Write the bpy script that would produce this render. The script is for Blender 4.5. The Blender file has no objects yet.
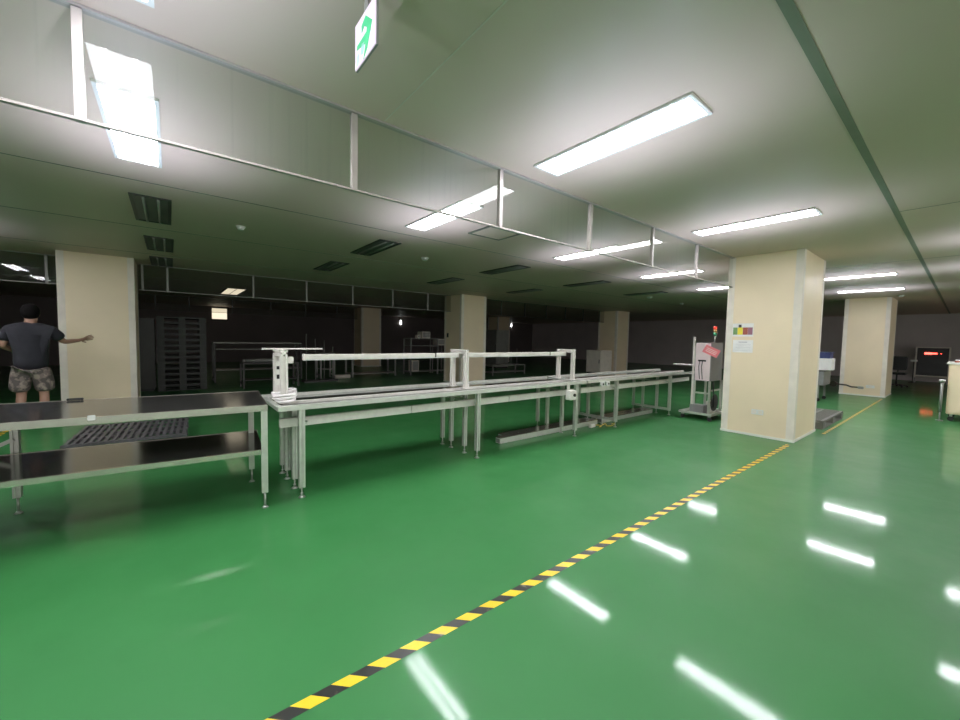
import bpy, bmesh, math, random
from mathutils import Vector, Matrix
random.seed(7)
C = bpy.context.scene.collection
SC = bpy.context.scene
CEIL = 2.84
PI = math.pi

# ------------------------------------------------------------------ materials
def mat(name, col, rough=0.5, metal=0.0, spec=0.5, var=0.06, scale=6.0, bump=0.0, bscale=60, coat=0.0, coatr=0.05,
        emit=None, estr=0.0, alpha=1.0):
    m = bpy.data.materials.new(name); m.use_nodes = True
    nt = m.node_tree; b = nt.nodes['Principled BSDF']
    tc = nt.nodes.new('ShaderNodeTexCoord')
    nz = nt.nodes.new('ShaderNodeTexNoise'); nz.inputs['Scale'].default_value = scale; nz.inputs['Detail'].default_value = 4
    nt.links.new(tc.outputs['Object'], nz.inputs['Vector'])
    rp = nt.nodes.new('ShaderNodeValToRGB')
    rp.color_ramp.elements[0].position = 0.3; rp.color_ramp.elements[1].position = 0.7
    rp.color_ramp.elements[0].color = tuple(max(0, c*(1-var)) for c in col) + (1,)
    rp.color_ramp.elements[1].color = tuple(min(1, c*(1+var)) for c in col) + (1,)
    nt.links.new(nz.outputs['Fac'], rp.inputs['Fac']); nt.links.new(rp.outputs['Color'], b.inputs['Base Color'])
    b.inputs['Roughness'].default_value = rough; b.inputs['Metallic'].default_value = metal
    b.inputs['Specular IOR Level'].default_value = spec
    b.inputs['Coat Weight'].default_value = coat; b.inputs['Coat Roughness'].default_value = coatr
    if bump > 0:
        n2 = nt.nodes.new('ShaderNodeTexNoise'); n2.inputs['Scale'].default_value = bscale; n2.inputs['Detail'].default_value = 3
        bp = nt.nodes.new('ShaderNodeBump'); bp.inputs['Strength'].default_value = bump; bp.inputs['Distance'].default_value = 0.01
        nt.links.new(tc.outputs['Object'], n2.inputs['Vector']); nt.links.new(n2.outputs['Fac'], bp.inputs['Height'])
        nt.links.new(bp.outputs['Normal'], b.inputs['Normal'])
    if emit:
        b.inputs['Emission Color'].default_value = tuple(emit) + (1,); b.inputs['Emission Strength'].default_value = estr
    return m

M = {}
M['alu'] = mat('anodised aluminium', (0.62,0.64,0.58), 0.38, 0.55, scale=20)
M['white_alu'] = mat('white coated aluminium', (0.76,0.73,0.68), 0.4, 0.1, scale=20)
M['groove'] = mat('profile groove', (0.22,0.24,0.2), 0.6)
M['steel'] = mat('brushed stainless steel', (0.6,0.58,0.52), 0.18, 0.92, scale=15)
M['steel_dark'] = mat('polished dark steel sheet', (0.2,0.195,0.185), 0.12, 0.85, scale=3, var=0.1, bump=0.02, bscale=5)
M['belt'] = mat('dark glossy belt', (0.012,0.02,0.017), 0.08, 0.0, spec=0.9, coat=0.6, coatr=0.05, bump=0.01, bscale=4)
M['foot'] = mat('levelling foot metal', (0.5,0.52,0.48), 0.35, 0.8)
M['rubber'] = mat('black rubber', (0.02,0.02,0.02), 0.6)
M['cream'] = mat('cream painted wall panel', (0.82,0.68,0.48), 0.45, 0.0, scale=1.5, var=0.04)
M['trim'] = mat('pale grey aluminium trim', (0.78,0.71,0.62), 0.6, 0.0)
M['skirt'] = mat('white skirting', (0.8,0.8,0.72), 0.5)
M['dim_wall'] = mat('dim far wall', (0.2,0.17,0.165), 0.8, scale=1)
M['dark_wall'] = mat('unlit dark wall', (0.6,0.53,0.52), 0.8, scale=1)
M['back_wall'] = mat('cream room wall', (0.42,0.41,0.36), 0.6, scale=1)
M['gasket'] = mat('ceiling gasket', (0.17,0.19,0.14), 0.5)
M['joint'] = mat('ceiling joint', (0.12,0.13,0.1), 0.5)
M['joint_light'] = mat('pale ceiling joint', (0.62,0.55,0.48), 0.4)
M['frame_white'] = mat('white fixture frame', (0.7,0.7,0.68), 0.4)
M['frame_grey'] = mat('grey fixture frame', (0.05,0.052,0.045), 0.4, 0.2)
M['louver'] = mat('unlit dark reflector', (0.13,0.135,0.115), 0.4, 0.1)
M['lit'] = mat('lit reflector', (0.9,0.9,0.9), 0.5, emit=(0.93,0.94,1.0), estr=25.0)
M['tube'] = mat('lit fluorescent tube', (1,1,1), 0.5, emit=(0.95,0.95,1.0), estr=76.0)
M['plastic_white'] = mat('white plastic', (0.75,0.75,0.72), 0.4)
M['plastic_dark'] = mat('dark grey plastic', (0.035,0.035,0.035), 0.45, bump=0.05)
M['pallet'] = mat('charcoal pallet plastic', (0.085,0.08,0.085), 0.5, bump=0.05)
M['pallet_dark'] = mat('dark stacked pallet plastic', (0.03,0.033,0.028), 0.5)
M['pallet_grey'] = mat('grey pallet plastic', (0.2,0.2,0.18), 0.5)
M['curtain_frame'] = mat('weathered pale frame', (0.4,0.355,0.33), 0.5)
M['paper'] = mat('white paper', (0.82,0.8,0.78), 0.7)
M['ink'] = mat('faded print', (0.45,0.42,0.45), 0.7)
M['c_green'] = mat('green card', (0.16,0.3,0.1), 0.6)
M['c_yellow'] = mat('yellow card', (0.8,0.68,0.05), 0.6)
M['c_red'] = mat('dark red card', (0.33,0.08,0.05), 0.6)
M['c_mauve'] = mat('mauve card', (0.28,0.12,0.17), 0.6)
M['black'] = mat('black plastic', (0.012,0.012,0.012), 0.4)
M['pink'] = mat('pink red printed tag', (0.75,0.22,0.25), 0.6)
M['pinkwhite'] = mat('pinkish white panel', (0.78,0.66,0.68), 0.45)
M['cab_grey'] = mat('grey machine panel', (0.26,0.26,0.26), 0.4, 0.3)
M['red_lamp'] = mat('red signal lens', (0.6,0.04,0.03), 0.3, emit=(1,0.1,0.06), estr=0.5)
M['amber_lamp'] = mat('amber signal lens', (0.6,0.35,0.15), 0.3)
M['green_lamp'] = mat('green signal lens', (0.04,0.3,0.14), 0.3)
M['red_led'] = mat('red display', (0.5,0.02,0.02), 0.4, emit=(1,0.07,0.05), estr=7)
M['cord'] = mat('yellow cord', (0.75,0.6,0.12), 0.5)
M['cable_white'] = mat('white hose', (0.82,0.78,0.77), 0.45)
M['exit_white'] = mat('lit exit sign panel', (0.25,0.22,0.26), 0.4, emit=(0.9,0.75,0.93), estr=0.72)
M['exit_green'] = mat('green exit symbol', (0.01,0.25,0.1), 0.4, emit=(0.08,0.7,0.3), estr=0.45)
M['exit_mint'] = mat('mint exit symbol', (0.1,0.2,0.2), 0.4, emit=(0.6,0.9,0.95), estr=0.6)
M['exit_grey'] = mat('grey exit symbol', (0.4,0.5,0.62), 0.4, emit=(0.4,0.5,0.62), estr=0.4)
M['lamp_small'] = mat('small lamp glow', (1,1,1), 0.4, emit=(0.95,1,1), estr=6)
M['warm'] = mat('warm lit diffuser', (0.3,0.28,0.22), 0.5, emit=(1.0,0.88,0.66), estr=1.1)
M['blue'] = mat('blue plastic', (0.03,0.04,0.14), 0.5)
M['skin'] = mat('skin', (0.36,0.2,0.14), 0.6)
M['hair'] = mat('black hair', (0.006,0.005,0.005), 0.9, spec=0.1, bump=0.5, bscale=120)
M['tee'] = mat('dark navy cotton', (0.016,0.016,0.022), 0.9, var=0.25, scale=8, bump=0.3, bscale=14)
M['sole'] = mat('dark shoe', (0.03,0.03,0.03), 0.6)
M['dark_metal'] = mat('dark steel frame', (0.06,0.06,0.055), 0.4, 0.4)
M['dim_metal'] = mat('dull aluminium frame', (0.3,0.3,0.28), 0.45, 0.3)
M['bronze'] = mat('dark valve metal', (0.04,0.035,0.025), 0.4, 0.6)

def camo():
    m = mat('camouflage cotton', (0.2,0.16,0.14), 0.85); nt = m.node_tree; b = nt.nodes['Principled BSDF']
    tc = nt.nodes['Texture Coordinate']; v = nt.nodes.new('ShaderNodeTexNoise'); v.inputs['Scale'].default_value = 16
    v.inputs['Detail'].default_value = 2
    r = nt.nodes.new('ShaderNodeValToRGB'); r.color_ramp.interpolation = 'CONSTANT'
    e = r.color_ramp.elements; e[0].color = (0.1,0.08,0.075,1); e[1].position = 0.47; e[1].color = (0.21,0.16,0.145,1)
    x = e.new(0.58); x.color = (0.32,0.25,0.22,1)
    nt.links.new(tc.outputs['Object'], v.inputs['Vector']); nt.links.new(v.outputs['Fac'], r.inputs['Fac'])
    nt.links.new(r.outputs['Color'], b.inputs['Base Color']); return m
M['camo'] = camo()

def floor_mat():
    m = bpy.data.materials.new('green epoxy floor'); m.use_nodes = True
    nt = m.node_tree; b = nt.nodes['Principled BSDF']; N = nt.nodes.new; L = nt.links.new
    tc = N('ShaderNodeTexCoord')
    n1 = N('ShaderNodeTexNoise'); n1.inputs['Scale'].default_value = 0.7; n1.inputs['Detail'].default_value = 6
    L(tc.outputs['Object'], n1.inputs['Vector'])
    r1 = N('ShaderNodeValToRGB'); r1.color_ramp.elements[0].position = 0.3; r1.color_ramp.elements[1].position = 0.75
    r1.color_ramp.elements[0].color = (0.031,0.175,0.046,1); r1.color_ramp.elements[1].color = (0.042,0.197,0.057,1)
    L(n1.outputs['Fac'], r1.inputs['Fac']); L(r1.outputs['Color'], b.inputs['Base Color'])
    # worn, slightly uneven gloss
    n2 = N('ShaderNodeTexNoise'); n2.inputs['Scale'].default_value = 1.6; n2.inputs['Detail'].default_value = 7; n2.inputs['Roughness'].default_value = 0.65
    L(tc.outputs['Object'], n2.inputs['Vector'])
    mr = N('ShaderNodeMapRange'); mr.inputs['From Min'].default_value = 0.3; mr.inputs['From Max'].default_value = 0.7
    mr.inputs['To Min'].default_value = 0.42; mr.inputs['To Max'].default_value = 0.55
    L(n2.outputs['Fac'], mr.inputs['Value']); L(mr.outputs['Result'], b.inputs['Roughness'])
    b.inputs['Specular IOR Level'].default_value = 0.25
    b.inputs['Coat Weight'].default_value = 0.38; b.inputs['Coat IOR'].default_value = 1.45
    mr2 = N('ShaderNodeMapRange'); mr2.inputs['From Min'].default_value = 0.3; mr2.inputs['From Max'].default_value = 0.7
    mr2.inputs['To Min'].default_value = 0.05; mr2.inputs['To Max'].default_value = 0.09
    L(n2.outputs['Fac'], mr2.inputs['Value']); L(mr2.outputs['Result'], b.inputs['Coat Roughness'])
    n3 = N('ShaderNodeTexNoise'); n3.inputs['Scale'].default_value = 9; n3.inputs['Detail'].default_value = 3
    L(tc.outputs['Object'], n3.inputs['Vector'])
    bp = N('ShaderNodeBump'); bp.inputs['Strength'].default_value = 0.012; bp.inputs['Distance'].default_value = 0.02
    L(n3.outputs['Fac'], bp.inputs['Height']); L(bp.outputs['Normal'], b.inputs['Normal']); L(bp.outputs['Normal'], b.inputs['Coat Normal'])
    return m
M['floor'] = floor_mat()
def ceil_mat():
    m = mat('painted metal ceiling panel', (0.60,0.47,0.395), 0.55, 0.0, spec=0.35, scale=0.6, var=0.03)
    nt = m.node_tree; b = nt.nodes['Principled BSDF']
    b.inputs['Coat Weight'].default_value = 0.06; b.inputs['Coat Roughness'].default_value = 0.3
    return m
M['ceil'] = ceil_mat()

def tape_mat():
    m = bpy.data.materials.new('black and yellow hazard tape'); m.use_nodes = True
    nt = m.node_tree; b = nt.nodes['Principled BSDF']; N = nt.nodes.new; L = nt.links.new
    tc = N('ShaderNodeTexCoord'); sp = N('ShaderNodeSeparateXYZ'); L(tc.outputs['Object'], sp.inputs[0])
    a = N('ShaderNodeMath'); a.operation = 'ADD'; L(sp.outputs['X'], a.inputs[0]); L(sp.outputs['Y'], a.inputs[1])
    s = N('ShaderNodeMath'); s.operation = 'MULTIPLY'; s.inputs[1].default_value = 1/0.157; L(a.outputs[0], s.inputs[0])
    f = N('ShaderNodeMath'); f.operation = 'FRACT'; L(s.outputs[0], f.inputs[0])
    g = N('ShaderNodeMath'); g.operation = 'GREATER_THAN'; g.inputs[1].default_value = 0.5; L(f.outputs[0], g.inputs[0])
    mx = N('ShaderNodeMix'); mx.data_type = 'RGBA'; L(g.outputs[0], mx.inputs[0])
    mx.inputs[6].default_value = (0.02,0.02,0.018,1); mx.inputs[7].default_value = (0.9,0.62,0.03,1)
    nz = N('ShaderNodeTexNoise'); nz.inputs['Scale'].default_value = 14; nz.inputs['Detail'].default_value = 6
    L(tc.outputs['Object'], nz.inputs['Vector'])
    rp = N('ShaderNodeValToRGB'); rp.color_ramp.elements[0].position = 0.6; rp.color_ramp.elements[1].position = 0.78
    rp.color_ramp.elements[0].color = (0,0,0,1); rp.color_ramp.elements[1].color = (0.55,0.55,0.55,1)
    L(nz.outputs['Fac'], rp.inputs['Fac'])
    m2 = N('ShaderNodeMix'); m2.data_type = 'RGBA'; L(rp.outputs['Color'], m2.inputs[0]); L(mx.outputs[2], m2.inputs[6])
    m2.inputs[7].default_value = (0.4,0.38,0.25,1)
    L(m2.outputs[2], b.inputs['Base Color']); b.inputs['Roughness'].default_value = 0.35
    return m
M['tape'] = tape_mat()

def pane_mat(name, tint=(0.9,0.91,0.89), haze=0.05, hazecol=(0.6,0.62,0.55), ribs=True, k=1.0):
    m = bpy.data.materials.new(name); m.use_nodes = True
    nt = m.node_tree; nt.nodes.clear(); N = nt.nodes.new; L = nt.links.new
    out = N('ShaderNodeOutputMaterial'); tr = N('ShaderNodeBsdfTransparent'); tr.inputs[0].default_value = tint + (1,)
    gl = N('ShaderNodeBsdfGlossy'); gl.inputs['Roughness'].default_value = 0.015; gl.inputs['Color'].default_value = (0.95,0.95,0.95,1)
    lw = N('ShaderNodeLayerWeight'); lw.inputs['Blend'].default_value = 0.5
    pw = N('ShaderNodeMath'); pw.operation = 'POWER'; pw.inputs[1].default_value = 4.0; L(lw.outputs['Facing'], pw.inputs[0])
    ma = N('ShaderNodeMath'); ma.operation = 'MULTIPLY_ADD'; ma.inputs[1].default_value = 0.85*k; ma.inputs[2].default_value = 0.024*k
    L(pw.outputs[0], ma.inputs[0])
    df = N('ShaderNodeBsdfDiffuse'); df.inputs[0].default_value = hazecol + (1,)
    tl = N('ShaderNodeBsdfTranslucent'); tl.inputs[0].default_value = hazecol + (1,)
    ad = N('ShaderNodeMixShader'); ad.inputs[0].default_value = 0.5; L(df.outputs[0], ad.inputs[1]); L(tl.outputs[0], ad.inputs[2])
    m1 = N('ShaderNodeMixShader'); L(tr.outputs[0], m1.inputs[1]); L(ad.outputs[0], m1.inputs[2])
    tc = N('ShaderNodeTexCoord'); mp = N('ShaderNodeMapping'); mp.inputs['Scale'].default_value = (1,0,0.02)
    L(tc.outputs['Object'], mp.inputs['Vector'])
    nz = N('ShaderNodeTexNoise'); nz.inputs['Scale'].default_value = 22; nz.inputs['Detail'].default_value = 2; L(mp.outputs[0], nz.inputs['Vector'])
    mr = N('ShaderNodeMapRange'); mr.inputs['From Min'].default_value = 0.55; mr.inputs['From Max'].default_value = 0.75
    mr.inputs['To Min'].default_value = haze; mr.inputs['To Max'].default_value = haze + (0.07 if ribs else 0.0)
    L(nz.outputs['Fac'], mr.inputs['Value']); L(mr.outputs[0], m1.inputs[0])
    m2 = N('ShaderNodeMixShader'); L(ma.outputs[0], m2.inputs[0]); L(m1.outputs[0], m2.inputs[1]); L(gl.outputs[0], m2.inputs[2])
    L(m2.outputs[0], out.inputs[0]); return m
M['pane'] = pane_mat('clear smoke curtain pane')
M['pane_far'] = pane_mat('dusty far smoke curtain pane', (0.75,0.75,0.72), 0.04, (0.3,0.3,0.27), False)

# ------------------------------------------------------------------ mesh helpers
def box(bm, x0, x1, y0, y1, z0, z1, bev=0.0):
    vs = [bm.verts.new(p) for p in ((x0,y0,z0),(x1,y0,z0),(x1,y1,z0),(x0,y1,z0),(x0,y0,z1),(x1,y0,z1),(x1,y1,z1),(x0,y1,z1))]
    fs = [bm.faces.new([vs[i] for i in q]) for q in ((0,3,2,1),(4,5,6,7),(0,1,5,4),(1,2,6,5),(2,3,7,6),(3,0,4,7))]
    if bev > 0:
        es = list({e for f in fs for e in f.edges})
        bmesh.ops.bevel(bm, geom=es, offset=bev, segments=2, affect='EDGES')
def frame_of(d):
    d = Vector(d).normalized(); a = Vector((0,0,1)) if abs(d.z) < 0.9 else Vector((1,0,0))
    u = a.cross(d).normalized(); v = d.cross(u); return d, u, v
def sweep(bm, p0, p1, prof):
    d, u, v = frame_of(Vector(p1)-Vector(p0))
    A = [bm.verts.new(Vector(p0)+u*a+v*b) for a, b in prof]; B = [bm.verts.new(Vector(p1)+u*a+v*b) for a, b in prof]
    n = len(prof)
    for i in range(n): bm.faces.new((A[i], A[(i+1)%n], B[(i+1)%n], B[i]))
    bm.faces.new(A[::-1]); bm.faces.new(B)
def profile(bm, p0, p1, w, grooves=1):
    """aluminium extrusion with a slot down every face"""
    h = w/2; g = w*0.15; d = w*0.24
    pr = []
    for k in range(4):
        c, s = math.cos(k*PI/2), math.sin(k*PI/2)
        for a, b in ((-h,-h),(-g,-h),(-g,-h+d),(g,-h+d),(g,-h)):
            pr.append((a*c-b*s, a*s+b*c))
    sweep(bm, p0, p1, pr)
def cyl(bm, p0, p1, r, n=16, r2=None):
    r2 = r if r2 is None else r2
    d, u, v = frame_of(Vector(p1)-Vector(p0)); A = []; B = []
    for i in range(n):
        t = 2*PI*i/n; w = u*math.cos(t)+v*math.sin(t)
        A.append(bm.verts.new(Vector(p0)+w*r)); B.append(bm.verts.new(Vector(p1)+w*r2))
    for i in range(n):
        f = bm.faces.new((A[i], A[(i+1)%n], B[(i+1)%n], B[i])); f.smooth = True
    bm.faces.new(A[::-1]); bm.faces.new(B)
def tube(bm, pts, r, n=8):
    pts = [Vector(p) for p in pts]; rings = []
    u0 = None
    for i, p in enumerate(pts):
        t = (pts[min(i+1,len(pts)-1)]-pts[max(i-1,0)]).normalized()
        if u0 is None: _, u0, _ = frame_of(t)
        u = (u0 - t*u0.dot(t)).normalized(); v = t.cross(u); u0 = u
        rings.append([bm.verts.new(p+(u*math.cos(2*PI*k/n)+v*math.sin(2*PI*k/n))*r) for k in range(n)])
    for a, b in zip(rings, rings[1:]):
        for k in range(n):
            f = bm.faces.new((a[k], a[(k+1)%n], b[(k+1)%n], b[k])); f.smooth = True
    bm.faces.new(rings[0][::-1]); bm.faces.new(rings[-1])
def ball(bm, c, r, sx=1, sy=1, sz=1):
    m = Matrix.Translation(c) @ Matrix.Diagonal((sx,sy,sz,1))
    bmesh.ops.create_uvsphere(bm, u_segments=20, v_segments=12, radius=r, matrix=m)
    for f in bm.faces: f.smooth = True
def NB(): return bmesh.new()
def obj(name, bm, m, parent=None, loc=None):
    me = bpy.data.meshes.new(name); bmesh.ops.recalc_face_normals(bm, faces=bm.faces); bm.to_mesh(me); bm.free()
    o = bpy.data.objects.new(name, me); C.objects.link(o); me.materials.append(m)
    if parent is not None: o.parent = parent
    if loc: o.location = loc
    return o
def B(name, m, parent, *boxes, bev=0.0):
    bm = NB()
    for q in boxes: box(bm, *q, bev=bev)
    return obj(name, bm, m, parent)
def P(name, m, parent, w, *segs):
    bm = NB()
    for a, b in segs: profile(bm, a, b, w)
    return obj(name, bm, m, parent)
def Y_(name, m, parent, r, *segs):
    bm = NB()
    for a, b in segs: cyl(bm, a, b, r)
    return obj(name, bm, m, parent)
def thing(name, label, cat, loc=(0,0,0), group=None, rz=0):
    o = bpy.data.objects.new(name, None); C.objects.link(o); o.empty_display_size = 0.1
    o.location = loc; o.rotation_euler = (0,0,rz); o['label'] = label; o['category'] = cat
    if group: o['group'] = group
    return o
def tag(o, label, cat, group=None):
    o['label'] = label; o['category'] = cat
    if group: o['group'] = group
    return o
def struct(name, bm, m, parent=None):
    o = obj(name, bm, m, parent); o['kind'] = 'structure'; return o
def dup(root, loc, label=None, group=None):
    r = root.copy(); C.objects.link(r); r.location = loc
    if label: r['label'] = label
    if group: r['group'] = group
    for ch in list(root.children):
        c = ch.copy(); C.objects.link(c); c.parent = r
        for g in list(ch.children):
            d = g.copy(); C.objects.link(d); d.parent = c
    return r

# ------------------------------------------------------------------ camera (wide phone lens, pitched 3 degrees down)
VP1 = (968.0, 348.0); VP2 = (170.0, 333.0); H = 1.45
f = math.sqrt(-((VP1[0]-480)*(VP2[0]-480)+(VP1[1]-360)*(VP2[1]-360)))
ax = Vector((VP1[0]-480, 360-VP1[1], -f)).normalized(); ay = Vector((VP2[0]-480, 360-VP2[1], -f)).normalized()
az = ax.cross(ay).normalized(); ay = az.cross(ax)
cd = bpy.data.cameras.new('camera'); cam = bpy.data.objects.new('camera', cd); C.objects.link(cam)
R = Matrix((ax, ay, az)).to_4x4()          # camera-local -> world rows
cam.matrix_world = Matrix.Translation((0,0,H)) @ R
cd.sensor_width = 36.0; cd.lens = f*36.0/960.0; cd.clip_start = 0.05; cd.clip_end = 200
SC.camera = cam

# ------------------------------------------------------------------ setting
XL, XR, YB, YF = -9.0, 25.0, -5.0, 24.0
bm = NB(); box(bm, XL, XR, YB, YF, -0.1, 0); struct('floor', bm, M['floor'])
bm = NB(); box(bm, XL, XR, YB, YF, CEIL, CEIL+0.1); struct('ceiling', bm, M['ceil'])
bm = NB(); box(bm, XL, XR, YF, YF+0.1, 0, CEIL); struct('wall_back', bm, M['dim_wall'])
bm = NB(); box(bm, XR, XR+0.1, YB, YF, 0, CEIL); struct('wall_right', bm, M['dark_wall'])
bm = NB(); box(bm, XL-0.1, XL, YB, YF, 0, CEIL); struct('wall_left', bm, M['dark_wall'])
bm = NB(); box(bm, XL, XR, YB-0.1, YB, 0, CEIL); struct('wall_front', bm, M['back_wall'])
tn = 1
def ctrim(x0, x1, y0, y1, m, d=0.003):
    global tn
    bm = NB(); box(bm, x0, x1, y0, y1, CEIL-d, CEIL+0.002); struct('trim_%d' % tn, bm, m); tn += 1
ctrim(1.0, XR, 0.515, 0.56, M['gasket'], 0.004)
for y in (4.82, 6.85, 9.1): ctrim(XL, XR, y-0.006, y+0.006, M['joint'])
for y in (12.9, 15.2): ctrim(XL, XR, y-0.008, y+0.008, M['joint'])
ctrim(1.104, 1.112, 0.56, 2.42, M['joint_light'], 0.002)
ctrim(5.9, 5.906, -2.4, 0.515, M['joint'], 0.002)
ctrim(9.3, 9.306, -2.4, 2.42, M['joint'], 0.002)

# ------------------------------------------------------------------ hanging smoke curtains
def curtain(y, x0, x1, posts, zb, label, pm, w=0.034, rm='curtain_frame'):
    t = thing('smoke_curtain', label, 'glass screen', ((x0+x1)/2, y, CEIL))
    ox = (x0+x1)/2
    def lb(a, b, c, d, e, g): return (a-ox, b-ox, c, d, e-CEIL, g-CEIL)
    B('top_rail', M[rm], t, lb(x0, x1, -0.022, 0.022, CEIL-0.012, CEIL-0.001))
    B('bottom_rail', M[rm], t, lb(x0, x1, -0.012, 0.012, zb-0.006, zb+0.006))
    xs = [x0] + [p for p in posts if x0+0.05 < p < x1-0.05] + [x1]
    for a, b in zip(xs, xs[1:]):
        bm = NB(); vs = [bm.verts.new(v) for v in ((a-ox,0,zb-CEIL+0.006),(b-ox,0,zb-CEIL+0.006),(b-ox,0,-0.012),(a-ox,0,-0.012))]
        bm.faces.new(vs); obj('glass_panel', bm, pm, t)
    for p in posts:
        if x0 <= p <= x1:
            bm = NB(); box(bm, p-ox-w/2, p-ox+w/2, -0.018, 0.018, zb-CEIL-0.007, -0.018)
            obj('post', bm, M[rm], t)
    return t
curtain(2.45, -6.4, 7.17, [-5.16,-3.94,-2.72,-1.5,-0.285,0.918,2.132,3.345,4.585,5.82], 2.365,
        'long clear glass smoke curtain with white posts hanging before the nearest pillar', M['pane'])
fp = [-0.44+1.22*i for i in range(7)]
curtain(10.6, -0.47, 7.19, [-0.42,-0.02,1.56,2.75,3.94,5.13,6.32], 2.32,
        'glass smoke curtain hanging between the left pillar and the middle pillar', M['pane_far'], 0.035, 'dim_metal')
curtain(10.6, -7.5, -1.5, [-6.5,-5.3,-4.1,-2.9,-1.75], 2.32,
        'glass smoke curtain hanging left of the left pillar, above the man', M['pane_far'], 0.035, 'dim_metal')
curtain(10.6, 8.22, 15.78, [9.4,10.6,11.8,13.0,14.2,15.4], 2.32,
        'glass smoke curtain hanging between the middle pillar and the pillar behind the conveyor', M['pane_far'], 0.03, 'dark_metal')
curtain(18.7, -1.0, 7.19, [-0.4,0.6,2.0,3.4,4.8,6.2], 2.3,
        'dim glass smoke curtain hanging deep in the dark, left of the farthest pillar', M['pane_far'], 0.04, 'dark_metal')

# ------------------------------------------------------------------ pillars
def pillar(x0, y0, label, sx=1.0, sy=0.96, m='cream', tm='trim'):
    t = thing('pillar', label, 'pillar', (x0+sx/2, y0+sy/2, 0))
    a, b = sx/2, sy/2
    B('panel', M[m], t, (-a, a, -b, b, 0.0, CEIL))
    w = 0.095; e = 0.004; th = 0.012
    for sxn in (-1, 1):
        for syn in (-1, 1):
            cx, cy = sxn*(a+e), syn*(b+e)
            L_ = [(0,0),(w,0),(w,th),(th,th),(th,w),(0,w)]
            pts = [(cx-sxn*u, cy-syn*v) for u, v in L_]
            bm = NB(); lo = [bm.verts.new((p[0],p[1],0.036)) for p in pts]; hi = [bm.verts.new((p[0],p[1],CEIL-0.002)) for p in pts]
            n = 6
            for k in range(n): bm.faces.new((lo[k], lo[(k+1)%n], hi[(k+1)%n], hi[k]))
            bm.faces.new(lo[::-1]); bm.faces.new(hi)
            obj('corner_trim', bm, M[tm], t)
    B('skirting', M['skirt'], t, (-a-0.012, a+0.012, -b-0.012, b+0.012, 0.0, 0.035))
    return t
pillar(7.18, 1.54, 'nearest cream pillar, with papers taped on it, beside the hazard tape', 1.3)
pillar(15.8, 1.40, 'cream pillar behind and right of the nearest pillar, with a pipe handle before it', 1.4)
pillar(-1.51, 9.85, 'cream pillar on the left that the man reaches toward')
pillar(7.2, 10.0, 'cream pillar in the middle, behind the conveyor light gates')
pillar(15.9, 10.0, 'dim pillar beside the white cabinet, right of the middle pillar')
pillar(7.2, 18.2, 'farthest dark pillar seen left of the middle pillar')
pillar(15.9, 18.2, 'unlit far pillar right of the middle pillar')

# ------------------------------------------------------------------ ceiling lights
def lit_fixture(loc, label):
    t = thing('ceiling_light', label, 'ceiling light', loc, 'lit fluorescent ceiling lights')
    w, l = 0.145, 0.60
    B('frame', M['frame_white'], t, (-w, -w+0.022, -l, l, -0.016, 0), (w-0.022, w, -l, l, -0.016, 0),
      (-w+0.022, w-0.022, -l, -l+0.022, -0.016, 0), (-w+0.022, w-0.022, l-0.022, l, -0.016, 0))
    B('reflector', M['lit'], t, (-w+0.022, w-0.022, -l+0.022, l-0.022, -0.004, -0.001))
    for s in (-1, 1):
        bm = NB(); cyl(bm, (s*0.058, -l+0.04, -0.013), (s*0.058, l-0.04, -0.013), 0.010, 8); obj('tube', bm, M['tube'], t)
    return t
XS = [-0.17, 2.44, 5.25, 7.95, 10.7, 13.4]
first = lit_fixture((2.43, 1.63, CEIL), 'lit ceiling light in front of the glass curtain, largest and nearest in view')
def lit(x, y, label, group='lit fluorescent ceiling lights'): return dup(first, (x, y, CEIL), label, group)
lit(5.25, 1.63, 'lit ceiling light just in front of the nearest pillar')
lit(10.75, 1.5, 'lit ceiling light behind the nearest pillar, the upper of two there')
lit(13.6, 1.6, 'lit ceiling light above the second pillar, the lower of two there')
lit(-0.17, 3.68, 'lit ceiling light behind the glass curtain at far left, above the table')
lit(2.46, 3.85, 'lit ceiling light crossing behind the glass curtain left of the largest light')
lit(5.2, 3.83, 'lit ceiling light behind the glass curtain, third along its row from left')
lit(7.95, 3.83, 'lit ceiling light behind the glass curtain, fourth along its row from left')
lit(10.75, 3.85, 'lit ceiling light behind the glass curtain right against the nearest pillar edge')
for x in (-2.87, -0.17): lit(x, 1.63, 'lit ceiling light overhead, seen only mirrored in the glass curtain', 'overhead lights out of view')
for x in (-0.17, 7.95, 10.6): lit(x, -0.57, 'lit ceiling light right of view, seen only mirrored in the floor', 'lights right of view')
for y in (3.8, 5.9, 7.98): lit(-2.65, y, 'lit ceiling light left of view, seen only mirrored in the far glass', 'lights left of view')

def off_fixture(loc, label):
    t = thing('ceiling_light', label, 'ceiling light', loc, 'unlit ceiling lights')
    w, l = 0.17, 0.58
    B('frame', M['frame_grey'], t, (-w, -w+0.03, -l, l, -0.014, 0), (w-0.03, w, -l, l, -0.014, 0),
      (-w+0.03, w-0.03, -l, -l+0.03, -0.014, 0), (-w+0.03, w-0.03, l-0.03, l, -0.014, 0))
    B('reflector', M['louver'], t, (-w+0.03, w-0.03, -l+0.03, l-0.03, -0.005, -0.001))
    for s in (-1, 1):
        bm = NB(); cyl(bm, (s*0.06, -l+0.04, -0.018), (s*0.06, l-0.04, -0.018), 0.012, 8); obj('tube', bm, M['dim_metal'], t)
    return t
o1 = off_fixture((-0.13, 5.86, CEIL), 'unlit grey ceiling light just below the brightest left light')
def off(x, y, label): return dup(o1, (x, y, CEIL), label, 'unlit ceiling lights')
off(-0.1, 8.0, 'unlit ceiling light above the pallet stack, second back from the bright left light')
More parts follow.
